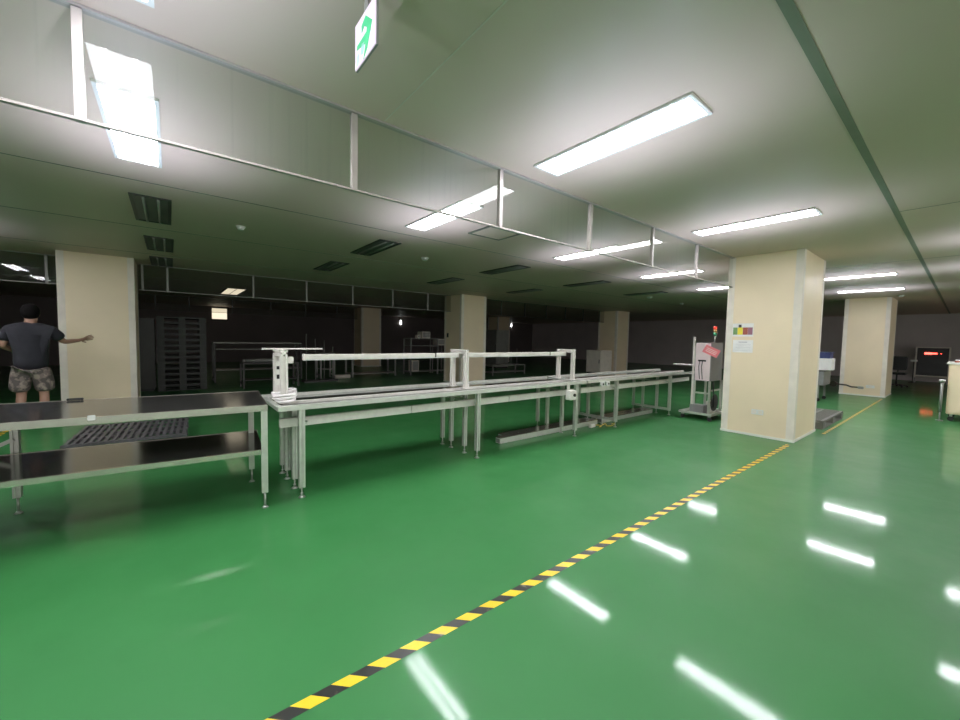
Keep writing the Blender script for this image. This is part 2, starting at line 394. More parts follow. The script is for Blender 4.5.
off(-0.1, 9.9, 'unlit ceiling light tight against the far glass curtain beside the left pillar')
off(2.53, 5.87, 'unlit ceiling light between the two smoke detectors, nearer one')
off(2.53, 8.0, 'unlit ceiling light between the two smoke detectors, farther one')
off(5.25, 5.87, 'unlit ceiling light above the middle pillar, nearer one')
off(5.25, 8.0, 'unlit ceiling light above the middle pillar, farther one')
off(7.95, 5.87, 'unlit ceiling light right of the middle pillar, nearer one')
off(7.95, 8.0, 'unlit ceiling light right of the middle pillar, farther one')
off(10.7, 5.87, 'unlit ceiling light above the dim pillar with the white cabinet')

t = thing('air_diffuser', 'square grey air diffuser in ceiling below the light crossing the curtain', 'air vent', (3.36, 3.95, CEIL))
B('frame', M['joint'], t, (-0.27,0.27,-0.23,-0.2,-0.012,0), (-0.27,0.27,0.2,0.23,-0.012,0), (-0.27,-0.24,-0.2,0.2,-0.012,0), (0.24,0.27,-0.2,0.2,-0.012,0))
B('plate', M['ceil'], t, (-0.235,0.235,-0.195,0.195,-0.008,-0.001))
def detector(x, y, label, r=0.055):
    t = thing('smoke_detector', label, 'smoke detector', (x, y, CEIL), 'smoke detectors')
    bm = NB(); cyl(bm, (0,0,-0.012), (0,0,0), r, 20); obj('base', bm, M['plastic_white'], t)
    bm = NB(); cyl(bm, (0,0,-0.045), (0,0,-0.012), r*0.55, 20, r*0.85); obj('sensor_head', bm, M['plastic_white'], t)
detector(0.74, 5.93, 'small round white smoke detector right of the unlit left lights')
detector(3.5, 5.98, 'small round white smoke detector above the middle pillar', 0.07)
detector(11.6, 6.2, 'small round detector left of the nearest pillar, in the dark ceiling', 0.09)
detector(14.2, 6.4, 'small round detector nearest the pillar edge in the dark ceiling', 0.07)
detector(15.45, 1.2, 'small round detector on ceiling at the top of the second pillar', 0.07)

# ------------------------------------------------------------------ exit sign
t = thing('exit_sign', 'lit white emergency exit sign with green symbol hanging from ceiling at top', 'exit sign', (0.62, 1.54, 2.63))
y0, y1, z0, z1 = -0.10, 0.10, -0.085, 0.09
B('housing', M['dim_metal'], t, (0.004, 0.012, y0-0.002, y1+0.002, z0-0.002, z1+0.002))
B('luminous_panel', M['exit_white'], t, (0.0, 0.004, y0, y1, z0, z1))
def flat(name, pts, m, d=-0.0015):
    bm = NB(); n = len(pts)
    a = [bm.verts.new((d, y0+(y1-y0)*(1-u), z1-(z1-z0)*v)) for u, v in pts]; b = [bm.verts.new((0.001, p.co.y, p.co.z)) for p in a]
    bm.faces.new(a); bm.faces.new(b[::-1])
    for i in range(n): bm.faces.new((a[i], a[(i+1)%n], b[(i+1)%n], b[i]))
    return obj(name, bm, m, t)
flat('green_arrow', [(0.35,0.22),(0.56,0.13),(0.86,0.42),(0.63,0.86),(0.45,1.0),(0.55,0.72),(0.1,0.6),(0.12,0.52),(0.6,0.5),(0.62,0.42),(0.48,0.3),(0.36,0.37)], M['exit_green'])
flat('figure', [(0.35,0.62),(0.5,0.64),(0.42,0.86),(0.3,0.82)], M['exit_mint'])
flat('figure', [(0.1,0.75),(0.22,0.72),(0.18,0.95),(0.08,0.96)], M['exit_grey'])
B('hanger', M['dim_metal'], t, (0.005,0.011,-0.02,0.02,z1+0.002,CEIL-2.62), bev=0.003)

# ------------------------------------------------------------------ floor tapes
def tape(name, x0, x1, y0, y1, label):
    t = bpy.data.meshes.new(name); bm = NB(); box(bm, 0, x1-x0, 0, y1-y0, 0, 0.0008)
    return tag(obj(name, bm, M['tape'], None, (x0, y0, 0.0003)), label, 'floor tape')
tape('hazard_tape', -0.31, 6.98, 1.518, 1.576, 'long black and yellow hazard tape running across the green floor to the pillar')
tape('hazard_tape', 8.3, 15.3, 1.38, 1.42, 'thin worn hazard tape between the nearest pillar and the second pillar')
t_ = tape('hazard_tape', 0, 4.2, -0.03, 0.03, 'black and yellow hazard tape seen under the left end of the steel table')
t_.rotation_euler = (0, 0, PI/2); t_.location = (-1.84, 6.2, 0.0003)

# ------------------------------------------------------------------ levelling foot used by legs
def foot(parent, x, y, h=0.09, r=0.032):
    bm = NB(); cyl(bm, (x,y,0.012), (x,y,h), 0.007, 10); cyl(bm, (x,y,0.0), (x,y,0.014), r, 18, r*0.55)
    cyl(bm, (x,y,0.03), (x,y,0.04), 0.014, 6)
    return obj('levelling_foot', bm, M['foot'], parent)
def foot_dark(parent, x, y, h=0.13):
    bm = NB(); cyl(bm, (x,y,0.01), (x,y,h), 0.009, 10); cyl(bm, (x,y,0.0), (x,y,0.016), 0.026, 18, 0.014)
    return obj('levelling_foot', bm, M['foot'], parent)

# ------------------------------------------------------------------ stainless table
T = thing('steel_table', 'long stainless steel table with a lower shelf at the left', 'table', (-0.5, 4.05, 0))
ox, oy = -0.5, 4.05
TA = -0.085
T.rotation_euler = (0, 0, TA)
T.location = (0.655+(-1.155)*math.cos(TA)-0.47*math.sin(TA), 3.58+(-1.155)*math.sin(TA)+0.47*math.cos(TA), 0)
def tb(x0,x1,y0,y1,z0,z1): return (x0-ox, x1-ox, y0-oy, y1-oy, z0, z1)
XT0, XT1, YT0, YT1 = -1.75, 0.62, 3.58, 4.54
B('table_top', M['steel_dark'], T, tb(XT0+0.004, XT1-0.004, YT0+0.004, YT1-0.004, 0.855, 0.872))
B('edge_band', M['steel'], T, tb(XT0, XT1, YT0-0.002, YT0+0.02, 0.822, 0.873), tb(XT0, XT1, YT1-0.02, YT1, 0.822, 0.873),
  tb(XT1-0.02, XT1, YT0+0.02, YT1-0.02, 0.822, 0.873), tb(XT0, XT0+0.02, YT0+0.02, YT1-0.02, 0.822, 0.873), bev=0.002)
B('lower_shelf', M['steel_dark'], T, tb(XT0+0.05, 0.59, 3.64, 4.42, 0.478, 0.49))
B('shelf_rail', M['steel'], T, tb(XT0+0.05, 0.6, 3.615, 3.645, 0.452, 0.492), tb(XT0+0.05, 0.6, 4.405, 4.43, 0.452, 0.492), bev=0.002)
bm = NB(); profile(bm, (0.59-ox, 3.65-oy, 0.47), (0.56-ox, 4.34-oy, 0.47), 0.035); obj('end_rail', bm, M['alu'], T)
for (x, y) in ((0.596, 3.612), (0.541, 4.33), (-1.049, 4.479), (-1.7, 3.612)):
    l = P('leg', M['alu'], T, 0.046, ((x-ox, y-oy, 0.13), (x-ox, y-oy, 0.822)))
    foot_dark(l, x-ox, y-oy)
# diagonal brace on the left rear leg
bm = NB(); profile(bm, (-1.049-ox, 4.45-oy, 0.60), (-1.21-ox, 4.45-oy, 0.515), 0.028); obj('brace', bm, M['alu'], T)
B('clip', M['plastic_white'], T, tb(-0.45,-0.41,3.570,3.578,0.85,0.885), bev=0.003)
o = thing('clamp', 'small dark clamp lying on the steel table in front of the left pillar', 'clamp', (-0.63, 4.62, 0.874))
B('jaw', M['black'], o, (-0.05,0.05,-0.012,0.012,0.0,0.018), bev=0.004)
B('handle', M['black'], o, (-0.035,0.035,-0.03,-0.012,0.003,0.012), (-0.035,0.035,0.012,0.03,0.003,0.012), bev=0.003)

# ------------------------------------------------------------------ conveyors
def conveyor(x0, x1, legxs, label, lower_tie, ductsegs):
    t = thing('belt_conveyor', label, 'conveyor', ((x0+x1)/2, 4.05, 0)); ox = (x0+x1)/2; oy = 4.05
    q = lambda a,b,c,d,e,g: (a-ox, b-ox, c-oy, d-oy, e, g)
    v = lambda x,y,z: (x-ox, y-oy, z)
    B('front_rail', M['alu'], t, q(x0, x1, 3.62, 3.68, 0.795, 0.838), bev=0.004)
    B('inner_rail', M['white_alu'], t, q(x0+0.1, x1, 3.90, 3.93, 0.80, 0.838), bev=0.003)
    B('back_rail', M['alu'], t, q(x0, x1, 4.42, 4.48, 0.795, 0.838), bev=0.004)
    B('belt', M['belt'], t, q(x0+0.02, x1-0.01, 3.68, 3.90, 0.80, 0.812), q(x0+0.02, x1-0.01, 3.93, 4.42, 0.80, 0.812))
    B('end_rail', M['alu'], t, q(x0, x0+0.05, 3.68, 4.42, 0.795, 0.83), q(x1-0.05, x1, 3.68, 4.42, 0.795, 0.799), bev=0.003)
    for lx in legxs:
        for ly in (3.66, 3.92, 4.22, 4.43):
            l = P('leg', M['alu'], t, 0.05 if ly < 3.7 else 0.045, (v(lx, ly, 0.09), v(lx, ly, 0.795)))
            foot(l, lx-ox, ly-oy)
        if lower_tie:
            P('cross_tie', M['alu'], t, 0.04, (v(lx, 3.685, 0.115), v(lx, 4.405, 0.115)))
        P('cross_bar', M['alu'], t, 0.03, (v(lx+0.045, 3.67, 0.66), v(lx+0.045, 4.42, 0.66)))
    for a, b in ductsegs:
        B('cable_duct', M['white_alu'], t, q(a, b, 3.755, 3.80, 0.625, 0.705), bev=0.004)
    return t
CV1 = conveyor(0.705, 5.0, [0.90, 2.90, 4.79], 'long belt conveyor joined to the steel table, carrying the light gates', False, [(0.745,2.05),(2.055,3.5),(3.505,4.98)])
CV2 = conveyor(5.02, 8.9, [5.88, 7.78], 'far belt conveyor running on toward the machine with the signal tower', True, [(5.04,6.8),(6.81,8.85)])
# extra bunched posts of the first frame
for y, x in ((3.99, 0.90), (4.07, 0.90)):
    P('leg', M['alu'], CV1, 0.04, ((x-2.8525, y-4.05, 0.16), (x-2.8525, y-4.05, 0.795)))
b = thing('control_box', 'small white control box with black knob under the conveyor rail', 'control box', (4.55, 3.55, 0.59))
B('housing', M['white_alu'], b, (-0.07,0.07,-0.03,0.06,0.0,0.135), bev=0.006)
bm = NB(); cyl(bm, (0.02,-0.03,0.07), (0.02,-0.05,0.07), 0.022, 16); obj('knob', bm, M['black'], b)
B('bracket', M['alu'], b, (-0.03,0.03,0.0605,0.07,0.05,0.235))
for x in (5.38, 5.53):
    o = thing('socket_box', 'small white socket fixed on the conveyor rail, '+('left' if x < 5.45 else 'right')+' of a pair', 'socket', (x, 3.605, 0.73), 'sockets on the conveyor')
    B('housing', M['plastic_white'], o, (-0.04,0.04,-0.022,0.012,0,0.07), bev=0.004)
    B('outlet', M['black'], o, (-0.018,0.018,-0.0235,-0.02,0.02,0.05))

# gates and light beams on the conveyor
def gate(x, label, w=0.05):
    t = thing('light_gate', label, 'gate frame', (x, 3.97, 0.838), 'white gate frames on the conveyor')
    for y in (-0.165, 0.12):
        p = P('post', M['white_alu'], t, w, ((0, y, 0.012), (0, y, 0.425)))
        B('base_plate', M['white_alu'], p, (-0.045,0.045,y-0.045,y+0.045,0.0,0.012), bev=0.002)
        B('bracket', M['white_alu'], p, (0.0251,0.04,y-0.02,y+0.02,0.012,0.06))
    P('crossbar', M['white_alu'], t, w, ((0, -0.19, 0.45), (0, 0.145, 0.45)))
    return t
g1 = gate(0.79, 'white gate frame at the table end of the conveyor with hoses at its foot', 0.058)
# service bits on the first gate only
B('valve_strip', M['skirt'], g1, (-0.02,0.02,0.07,0.095,0.14,0.36), bev=0.003)
B('terminal', M['black'], g1, (-0.012,0.012,0.06,0.07,0.2,0.24))
B('terminal', M['black'], g1, (-0.012,0.012,0.06,0.07,0.29,0.32))
B('terminal', M['white_alu'], g1, (0.03,0.075,-0.2,-0.15,0.36,0.42), bev=0.004)
gate(2.82, 'white gate frame in the middle of the conveyor run')
gate(4.88, 'white gate frame at the far end of the conveyor light beams')
def beam(x0, x1, label, y=3.95):
    t = thing('light_beam', label, 'light bar', ((x0+x1)/2, y, 1.225), 'white light bars over the conveyor'); h = (x1-x0)/2
    B('housing', M['white_alu'], t, (-h, h, -0.03, 0.03, 0.0, 0.045), bev=0.005)
    B('diffuser', M['plastic_white'], t, (-h+0.02, h-0.02, -0.022, 0.022, -0.012, 0.0))
    B('joiner', M['dark_metal'], t, (h*0.62, h*0.62+0.015, -0.032, 0.032, -0.002, 0.047))
    for s in (-h-0.001, h-0.019): B('end_cap', M['white_alu'], t, (s, s+0.02, -0.034, 0.034, -0.014, 0.049), bev=0.003)
beam(0.99, 2.79, 'long white light bar spanning first and middle gate frames')
beam(2.85, 4.85, 'long white light bar spanning middle and far gate frames')
o = thing('support_rod', 'thin white rod along the gate tops, sticking out left over the table', 'rod', (0.93, 4.0, 1.315))
B('rod', M['white_alu'], o, (-0.27, 0.25, -0.012, 0.012, 0, 0.014), bev=0.002)
B('end_cap', M['plastic_white'], o, (-0.28, -0.27, -0.014, 0.014, -0.002, 0.016))
# coiled hoses round the first gate foot
def coil(cx, cy, z, rx, ry, n, r, label, ph=0):
    pts = []
    for i in range(n*20+1):
        a = ph + 2*PI*i/20; k = 1+0.07*math.sin(i*0.9)
        pts.append((cx+rx*k*math.cos(a), cy+ry*k*math.sin(a), z+r+ i/20*r*1.7+0.008*(1+math.sin(i*0.37))))
    bm = NB(); tube(bm, pts, r, 8); return tag(obj('coiled_hose', bm, M['cable_white'], None), label, 'hose', 'coiled white hoses')
coil(0.805, 3.80, 0.838, 0.075, 0.09, 3, 0.012, 'white hose coiled round the front post of the first gate frame')
coil(0.85, 4.09, 0.838, 0.10, 0.085, 3, 0.012, 'white hose coiled round the rear post of the first gate frame', 1.2)

# aluminium ducts lying on the floor under the conveyor
def duct(x0, x1, y, label, rz=0):
    t = thing('aluminium_duct', label, 'aluminium profile', ((x0+x1)/2, y, 0), 'aluminium profiles on the floor', rz); h = (x1-x0)/2
    B('channel', M['alu'], t, (-h,h,-0.05,0.05,0.0,0.075), bev=0.003)
    B('cover', M['steel'], t, (-h,h,-0.056,0.056,0.076,0.084), bev=0.001)
    B('end_plate', M['groove'], t, (-h-0.004,-h,-0.04,0.04,0.012,0.065))
duct(3.55, 5.82, 4.015, 'front aluminium duct lying under the conveyor, nearer end')
duct(3.7, 5.78, 4.135, 'rear aluminium duct lying beside it under the conveyor')
duct(5.95, 7.72, 4.015, 'aluminium duct on the floor under the far conveyor, front one')
duct(5.95, 7.70, 4.135, 'aluminium duct on the floor under the far conveyor, rear one')
# yellow extension cord
t = thing('extension_cord', 'yellow extension cord with a pale plug block on the floor by the conveyor', 'cord', (5.70, 3.84, 0))
bm = NB(); pts = []
for i in range(60):
    a = i/59; pts.append((-0.12+0.46*a+0.1*math.sin(a*16), 0.02-0.1*a+0.055*math.cos(a*13), 0.009+0.004*math.sin(a*30)))
tube(bm, pts, 0.007); obj('cable', bm, M['cord'], t)
B('plug_block', M['skirt'], t, (-0.24,-0.11,0.0,0.055,0.0,0.05), bev=0.008)

# ------------------------------------------------------------------ pallets
def pallet(name, label, group, m, loc, w=1.15, d=1.15, h=0.145, rz=0, holes=True):
    t = thing(name, label, 'pallet', loc, group, rz); a, b = w/2, d/2
    bm = NB(); n = 17
    if holes:
        for i in range(n):
            x = -a+0.03+(w-0.06)*i/(n-1); box(bm, x-0.017, x+0.017, -b, b, h-0.03, h)
        for i in range(5):
            y = -b+0.03+(d-0.06)*i/4; box(bm, -a, a, y-0.02, y+0.02, h-0.034, h-0.003)
    else: box(bm, -a, a, -b, b, h-0.035, h)
    obj('deck', bm, m, t)
    for i in (-1, 0, 1):
        for j in (-1, 0, 1):
            bm = NB(); box(bm, i*(a-0.075)-0.07, i*(a-0.075)+0.07, j*(b-0.075)-0.07, j*(b-0.075)+0.07, 0.018, h-0.034); obj('block', bm, m, t)
    for j in (-1, 0, 1):
        bm = NB(); box(bm, -a, a, j*(b-0.06)-0.05, j*(b-0.06)+0.05, 0, 0.02); obj('runner', bm, m, t)
    return t
pallet('plastic_pallet', 'charcoal plastic pallet lying on the floor behind the steel table', 'plastic pallets', M['pallet'], (-0.40, 6.93, 0), 1.15, 1.2, rz=-0.05)
p0 = pallet('plastic_pallet', 'dark pallet at the bottom of the tall stack behind the left table', 'stacked dark pallets', M['pallet_dark'], (0.24, 12.9, 0), 1.0, 1.0, 0.142, holes=False)
for k in range(1, 13):
    dup(p0, (0.24, 12.9, 0.143*k), 'dark pallet in the tall stack behind the left table' if k < 12 else 'dark pallet on top of the tall stack behind the left table', 'stacked dark pallets')
pallet('plastic_pallet', 'low grey plastic pallet on the floor just past the nearest pillar', 'plastic pallets', M['pallet_grey'], (9.6, 2.05, 0), 1.7, 1.15, 0.15, rz=0.0)

# ------------------------------------------------------------------ machine with signal tower
t = thing('inspection_machine', 'pink-white cabinet machine on wheeled stand with red signal tower beside the nearest pillar', 'machine', (8.1, 3.12, 0))
q = lambda a,b,c,d,e,g: (a-8.1, b-8.1, c-3.12, d-3.12, e, g)
v = lambda x,y,z: (x-8.1, y-3.12, z)
B('cabinet', M['cab_grey'], t, q(7.9, 8.45, 2.98, 3.26, 0.73, 1.46), bev=0.004)
B('front_panel', M['pinkwhite'], t, q(7.89, 7.9, 2.99, 3.25, 0.74, 1.45))
P('cross_bar', M['alu'], t, 0.03, (v(7.9,3.0,0.5), v(7.9,3.23,0.5)), (v(7.92,2.98,0.55), v(8.42,2.98,0.55)))
P('frame_post', M['white_alu'], t, 0.03, (v(7.875,3.275,0.12), v(7.875,3.275,1.56)))
for x, y in ((7.9,2.98),(8.44,2.98),(8.44,3.26),(7.9,3.25)): P('leg', M['alu'], t, 0.035, (v(x,y,0.14), v(x,y,0.73)))
B('base_frame', M['alu'], t, q(7.75,8.6,2.87,2.91,0.1,0.14), q(7.75,8.6,3.42,3.46,0.1,0.14), q(7.75,7.79,2.91,3.42,0.1,0.14), q(8.56,8.6,2.91,3.42,0.1,0.14), bev=0.003)
B('base_tray', M['steel'], t, q(7.79,8.56,2.91,3.42,0.108,0.114))
for x, y in ((7.8,2.92),(8.55,2.92),(7.8,3.4),(8.55,3.4)):
    w = B('caster', M['foot'], t, q(x-0.02,x+0.02,y-0.02,y+0.02,0.07,0.1))
    bm = NB(); cyl(bm, v(x-0.012,y,0.036), v(x+0.012,y,0.036), 0.036, 16); obj('wheel', bm, M['rubber'], w)
B('motor', M['cab_grey'], t, q(7.84,8.05,3.05,3.3,0.115,0.27), bev=0.01)
B('pump', M['white_alu'], t, q(8.12,8.3,3.0,3.12,0.115,0.33), bev=0.01)
bm = NB(); cyl(bm, v(8.1,2.955,0.32), v(8.1,2.97,0.32), 0.16, 24); obj('fan_guard', bm, M['dark_metal'], t)
B('shelf_arm', M['white_alu'], t, q(7.78,7.9,3.27,3.62,1.02,1.035), q(7.8,7.9,3.27,3.5,0.85,0.86))
B('slot', M['black'], t, q(7.884,7.889,3.06,3.2,1.10,1.13))
for y in (3.17, 3.12): 
    bm = NB(); tube(bm, [v(7.882,y,1.1), v(7.875,y+0.01,1.0), v(7.878,y,0.88), v(7.885,y-0.01,0.76)], 0.006); obj('cable', bm, M['black'], t)
bm = NB(); tube(bm, [v(8.0,2.965,0.72), v(7.99,2.94,0.5), v(8.0,2.93,0.3), v(8.05,2.96,0.2)], 0.012); obj('hose', bm, M['black'], t)
bm = NB(); cyl(bm, v(8.35,3.1,1.46), v(8.35,3.1,1.62), 0.012, 12); pl = obj('signal_tower', bm, M['alu'], t)
for z, mm in ((1.60,'green_lamp'),(1.66,'amber_lamp'),(1.72,'red_lamp')):
    bm = NB(); cyl(bm, v(8.35,3.1,z), v(8.35,3.1,z+0.057), 0.03, 16); obj('signal_lens', bm, M[mm], pl)
bm = NB(); box(bm, -0.002, 0.002, -0.13, 0.13, -0.075, 0.075); tg = obj('printed_tag', bm, M['pink'], t, v(7.874, 2.97, 1.30)); tg.rotation_euler = (0.45, 0, 0.35)
for k in range(3):
    bm = NB(); box(bm, -0.0035, -0.002, -0.09, 0.09, 0.022-0.028*k, 0.030-0.028*k); obj('print_line', bm, M['paper'], tg)

# papers and socket on the nearest pillar
XP = 7.18
t = thing('colour_chart', 'white card with green, yellow, red and mauve blocks on the nearest pillar', 'notice', (XP-0.008, 2.26, 1.67))
B('card', M['paper'], t, (-0.001, 0.001, -0.145, 0.145, -0.105, 0.105))
for i, (k, a, b_) in enumerate((('c_green',0.135,0.075),('c_yellow',0.073,0.0),('c_red',-0.002,-0.07),('c_mauve',-0.072,-0.135))):
    B('colour_block', M[k], t, (-0.0025, -0.001, b_, a, -0.075, 0.04))
B('clip', M['black'], t, (-0.006,-0.001,0.02,0.06,0.04,0.085))
t = thing('paper_notice', 'white printed sheet taped under the colour chart on the nearest pillar', 'notice', (XP-0.008, 2.25, 1.41))
B('sheet', M['paper'], t, (-0.001,0.001,-0.14,0.14,-0.1,0.1))
B('heading', M['ink'], t, (-0.002,-0.001,-0.06,0.06,0.06,0.072))
for k in range(5): B('print_line', M['ink'], t, (-0.002,-0.001,-0.11,0.10-0.03*(k%2),0.03-0.025*k,0.033-0.025*k))
t = thing('wall_socket', 'white double power socket low on the nearest pillar', 'socket', (XP-0.006, 2.0, 0.385))
B('plate', M['plastic_white'], t, (-0.006,0.0,-0.08,0.08,-0.04,0.04), bev=0.002)
for s in (-1,1): B('outlet', M['trim'], t, (-0.009,-0.006,s*0.04-0.025,s*0.04+0.025,-0.025,0.025), bev=0.002)
t = thing('wall_socket', 'white power socket low on the second pillar behind the nearest', 'socket', (15.794, 1.7, 0.28))
B('plate', M['plastic_white'], t, (-0.006,0.0,-0.09,0.09,-0.04,0.04), bev=0.002)
B('outlet', M['trim'], t, (-0.009,-0.006,-0.03,0.03,-0.02,0.02))
t = thing('switch_plate', 'small pale switch plate on the left pillar near the reaching hand', 'switch', (-0.97, 9.992, 1.4))
B('plate', M['trim'], t, (-0.05,0.05,-0.004,0.0,-0.07,0.07), bev=0.002)
B('rocker', M['plastic_white'], t, (-0.02,0.02,-0.008,-0.004,-0.03,0.03), bev=0.001)
t = thing('switch_plate', 'small dark switch on the side of the middle pillar', 'switch', (7.19, 10.75, 1.55))
B('plate', M['dark_metal'], t, (-0.006,0.0,-0.05,0.05,-0.07,0.07)); B('rocker', M['black'], t, (-0.012,-0.006,-0.02,0.02,-0.03,0.03))

# pipe handle in front of the second pillar
t = thing('pipe_valve', 'dark horizontal pipe with valve wheel in front of the second pillar', 'valve', (14.8, 2.22, 0.36))
bm = NB(); tube(bm, [(0,0.75,0.02),(0,0.2,0.01),(0,-0.15,-0.01),(0.02,-0.25,-0.05),(0.02,-0.42,-0.05)], 0.022); obj('pipe', bm, M['bronze'], t)
bm = NB(); cyl(bm, (-0.05,0.12,0.0), (0.05,0.12,0.0), 0.08, 16); obj('valve_wheel', bm, M['bronze'], t)
bm = NB(); cyl(bm, (0.0,0.7,-0.36), (0.0,0.7,0.04), 0.03, 12); obj('standpipe', bm, M['bronze'], t)
B('grip', M['dim_metal'], t, (-0.01,0.05,-0.5,-0.38,-0.09,-0.02), bev=0.01)

# ------------------------------------------------------------------ benches in the dark background
def bench(name, label, cat, x0, x1, y0, y1, h, m, top=None, shelves=(), lw=0.045, group=None):
    t = thing(name, label, cat, ((x0+x1)/2, (y0+y1)/2, 0), group); a, b = (x1-x0)/2, (y1-y0)/2
    B('top', M[top or m], t, (-a,a,-b,b,h-0.03,h), bev=0.003)
    for z in shelves: B('shelf', M[top or m], t, (-a+lw,a-lw,-b+lw,b-lw,z,z+0.02))
    for s in (-1,1):
        for r in (-1,1):
            P('leg', M[m], t, lw, ((s*(a-lw/2), r*(b-lw/2), 0), (s*(a-lw/2), r*(b-lw/2), h-0.03)))
    for s in (-1,1):
        B('side_rail', M[m], t, (s*(a-lw/2)-0.015, s*(a-lw/2)+0.015, -b+lw, b-lw, 0.1, 0.14))
    return t
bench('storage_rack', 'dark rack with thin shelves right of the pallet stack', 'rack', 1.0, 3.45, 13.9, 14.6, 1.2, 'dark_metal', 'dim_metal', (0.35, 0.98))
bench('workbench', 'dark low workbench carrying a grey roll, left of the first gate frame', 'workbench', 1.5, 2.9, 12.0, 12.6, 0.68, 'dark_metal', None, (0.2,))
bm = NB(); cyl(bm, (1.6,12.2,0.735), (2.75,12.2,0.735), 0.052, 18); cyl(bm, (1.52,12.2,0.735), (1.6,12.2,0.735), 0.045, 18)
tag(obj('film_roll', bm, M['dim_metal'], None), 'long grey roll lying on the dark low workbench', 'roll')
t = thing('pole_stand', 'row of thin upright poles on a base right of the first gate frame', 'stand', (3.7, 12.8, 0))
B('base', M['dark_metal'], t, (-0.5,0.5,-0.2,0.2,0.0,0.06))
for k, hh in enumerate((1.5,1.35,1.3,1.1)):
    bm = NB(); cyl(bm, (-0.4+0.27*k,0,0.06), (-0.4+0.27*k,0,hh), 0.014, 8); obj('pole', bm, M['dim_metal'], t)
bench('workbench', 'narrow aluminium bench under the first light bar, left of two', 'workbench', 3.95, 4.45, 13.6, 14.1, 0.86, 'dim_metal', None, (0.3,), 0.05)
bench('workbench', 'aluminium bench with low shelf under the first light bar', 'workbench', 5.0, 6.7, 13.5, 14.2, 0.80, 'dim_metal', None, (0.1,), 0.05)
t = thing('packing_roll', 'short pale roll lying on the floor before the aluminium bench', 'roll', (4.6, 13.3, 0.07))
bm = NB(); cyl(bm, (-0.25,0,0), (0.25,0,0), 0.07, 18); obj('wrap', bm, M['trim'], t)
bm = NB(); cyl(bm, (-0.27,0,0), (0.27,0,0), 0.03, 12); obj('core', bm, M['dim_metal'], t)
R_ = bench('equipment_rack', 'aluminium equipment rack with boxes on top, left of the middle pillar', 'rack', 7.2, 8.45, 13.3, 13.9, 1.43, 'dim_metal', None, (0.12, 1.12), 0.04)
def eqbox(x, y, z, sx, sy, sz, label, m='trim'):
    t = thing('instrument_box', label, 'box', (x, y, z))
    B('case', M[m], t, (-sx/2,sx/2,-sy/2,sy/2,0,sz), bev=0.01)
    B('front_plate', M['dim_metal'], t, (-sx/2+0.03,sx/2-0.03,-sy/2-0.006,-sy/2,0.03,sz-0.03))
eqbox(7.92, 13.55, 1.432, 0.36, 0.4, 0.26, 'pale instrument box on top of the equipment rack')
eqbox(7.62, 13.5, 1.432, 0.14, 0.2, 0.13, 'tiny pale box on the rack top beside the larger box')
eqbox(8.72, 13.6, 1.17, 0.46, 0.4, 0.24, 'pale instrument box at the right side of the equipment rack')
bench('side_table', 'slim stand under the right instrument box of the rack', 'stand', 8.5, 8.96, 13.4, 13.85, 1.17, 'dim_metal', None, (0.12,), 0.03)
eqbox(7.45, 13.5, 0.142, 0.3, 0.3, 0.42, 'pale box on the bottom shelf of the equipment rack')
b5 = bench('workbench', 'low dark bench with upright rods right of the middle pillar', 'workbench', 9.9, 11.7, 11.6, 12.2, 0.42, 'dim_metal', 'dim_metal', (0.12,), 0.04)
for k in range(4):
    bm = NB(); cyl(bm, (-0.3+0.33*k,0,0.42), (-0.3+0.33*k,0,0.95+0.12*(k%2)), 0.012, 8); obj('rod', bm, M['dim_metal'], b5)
def cabinet(x0,x1,y0,y1,h,label,m='trim',doors=True,z0=0.06):
    t = thing('storage_cabinet', label, 'cabinet', ((x0+x1)/2,(y0+y1)/2,0)); a, b = (x1-x0)/2,(y1-y0)/2
    B('carcass', M[m], t, (-a,a,-b,b,z0,h), bev=0.004)
    B('plinth', M['black'], t, (-a+0.03,a-0.03,-b+0.03,b-0.03,0,z0))
    d = B('door', M[m], t, (-a-0.015,-a-0.001,-b+0.01,b-0.01,z0+0.02,h-0.03), bev=0.002)
    B('handle', M['dark_metal'], d, (-a-0.04,-a-0.015,-b+0.05,-b+0.075,h*0.45,h*0.62))
    return t
cabinet(14.75, 15.6, 10.0, 10.75, 1.03, 'white cabinet standing in front of the dim pillar', 'trim')
cabinet(-0.62, -0.30, 12.6, 13.2, 1.8, 'narrow dark cabinet between the left pillar and pallet stack', 'dark_metal')
cabinet(12.6, 13.4, 14.5, 15.3, 1.9, 'tall dull cabinet in the dark right of the middle pillar', 'dim_metal')

# small lit lamps on far wall
for x, z, l in ((12.2, 2.52, 'small bright vertical lamp in the dark left of the middle pillar'), (22.4, 2.84-0.14, 'small bright vertical lamp in the dark right of the middle pillar')):
    t = thing('wall_lamp', l, 'lamp', (x, YF, z))
    B('bracket', M['dark_metal'], t, (-0.06,0.06,-0.05,0,-0.02,0.12))
    B('lens', M['lamp_small'], t, (-0.05,0.05,-0.08,-0.05,-0.2,0.08), bev=0.01)

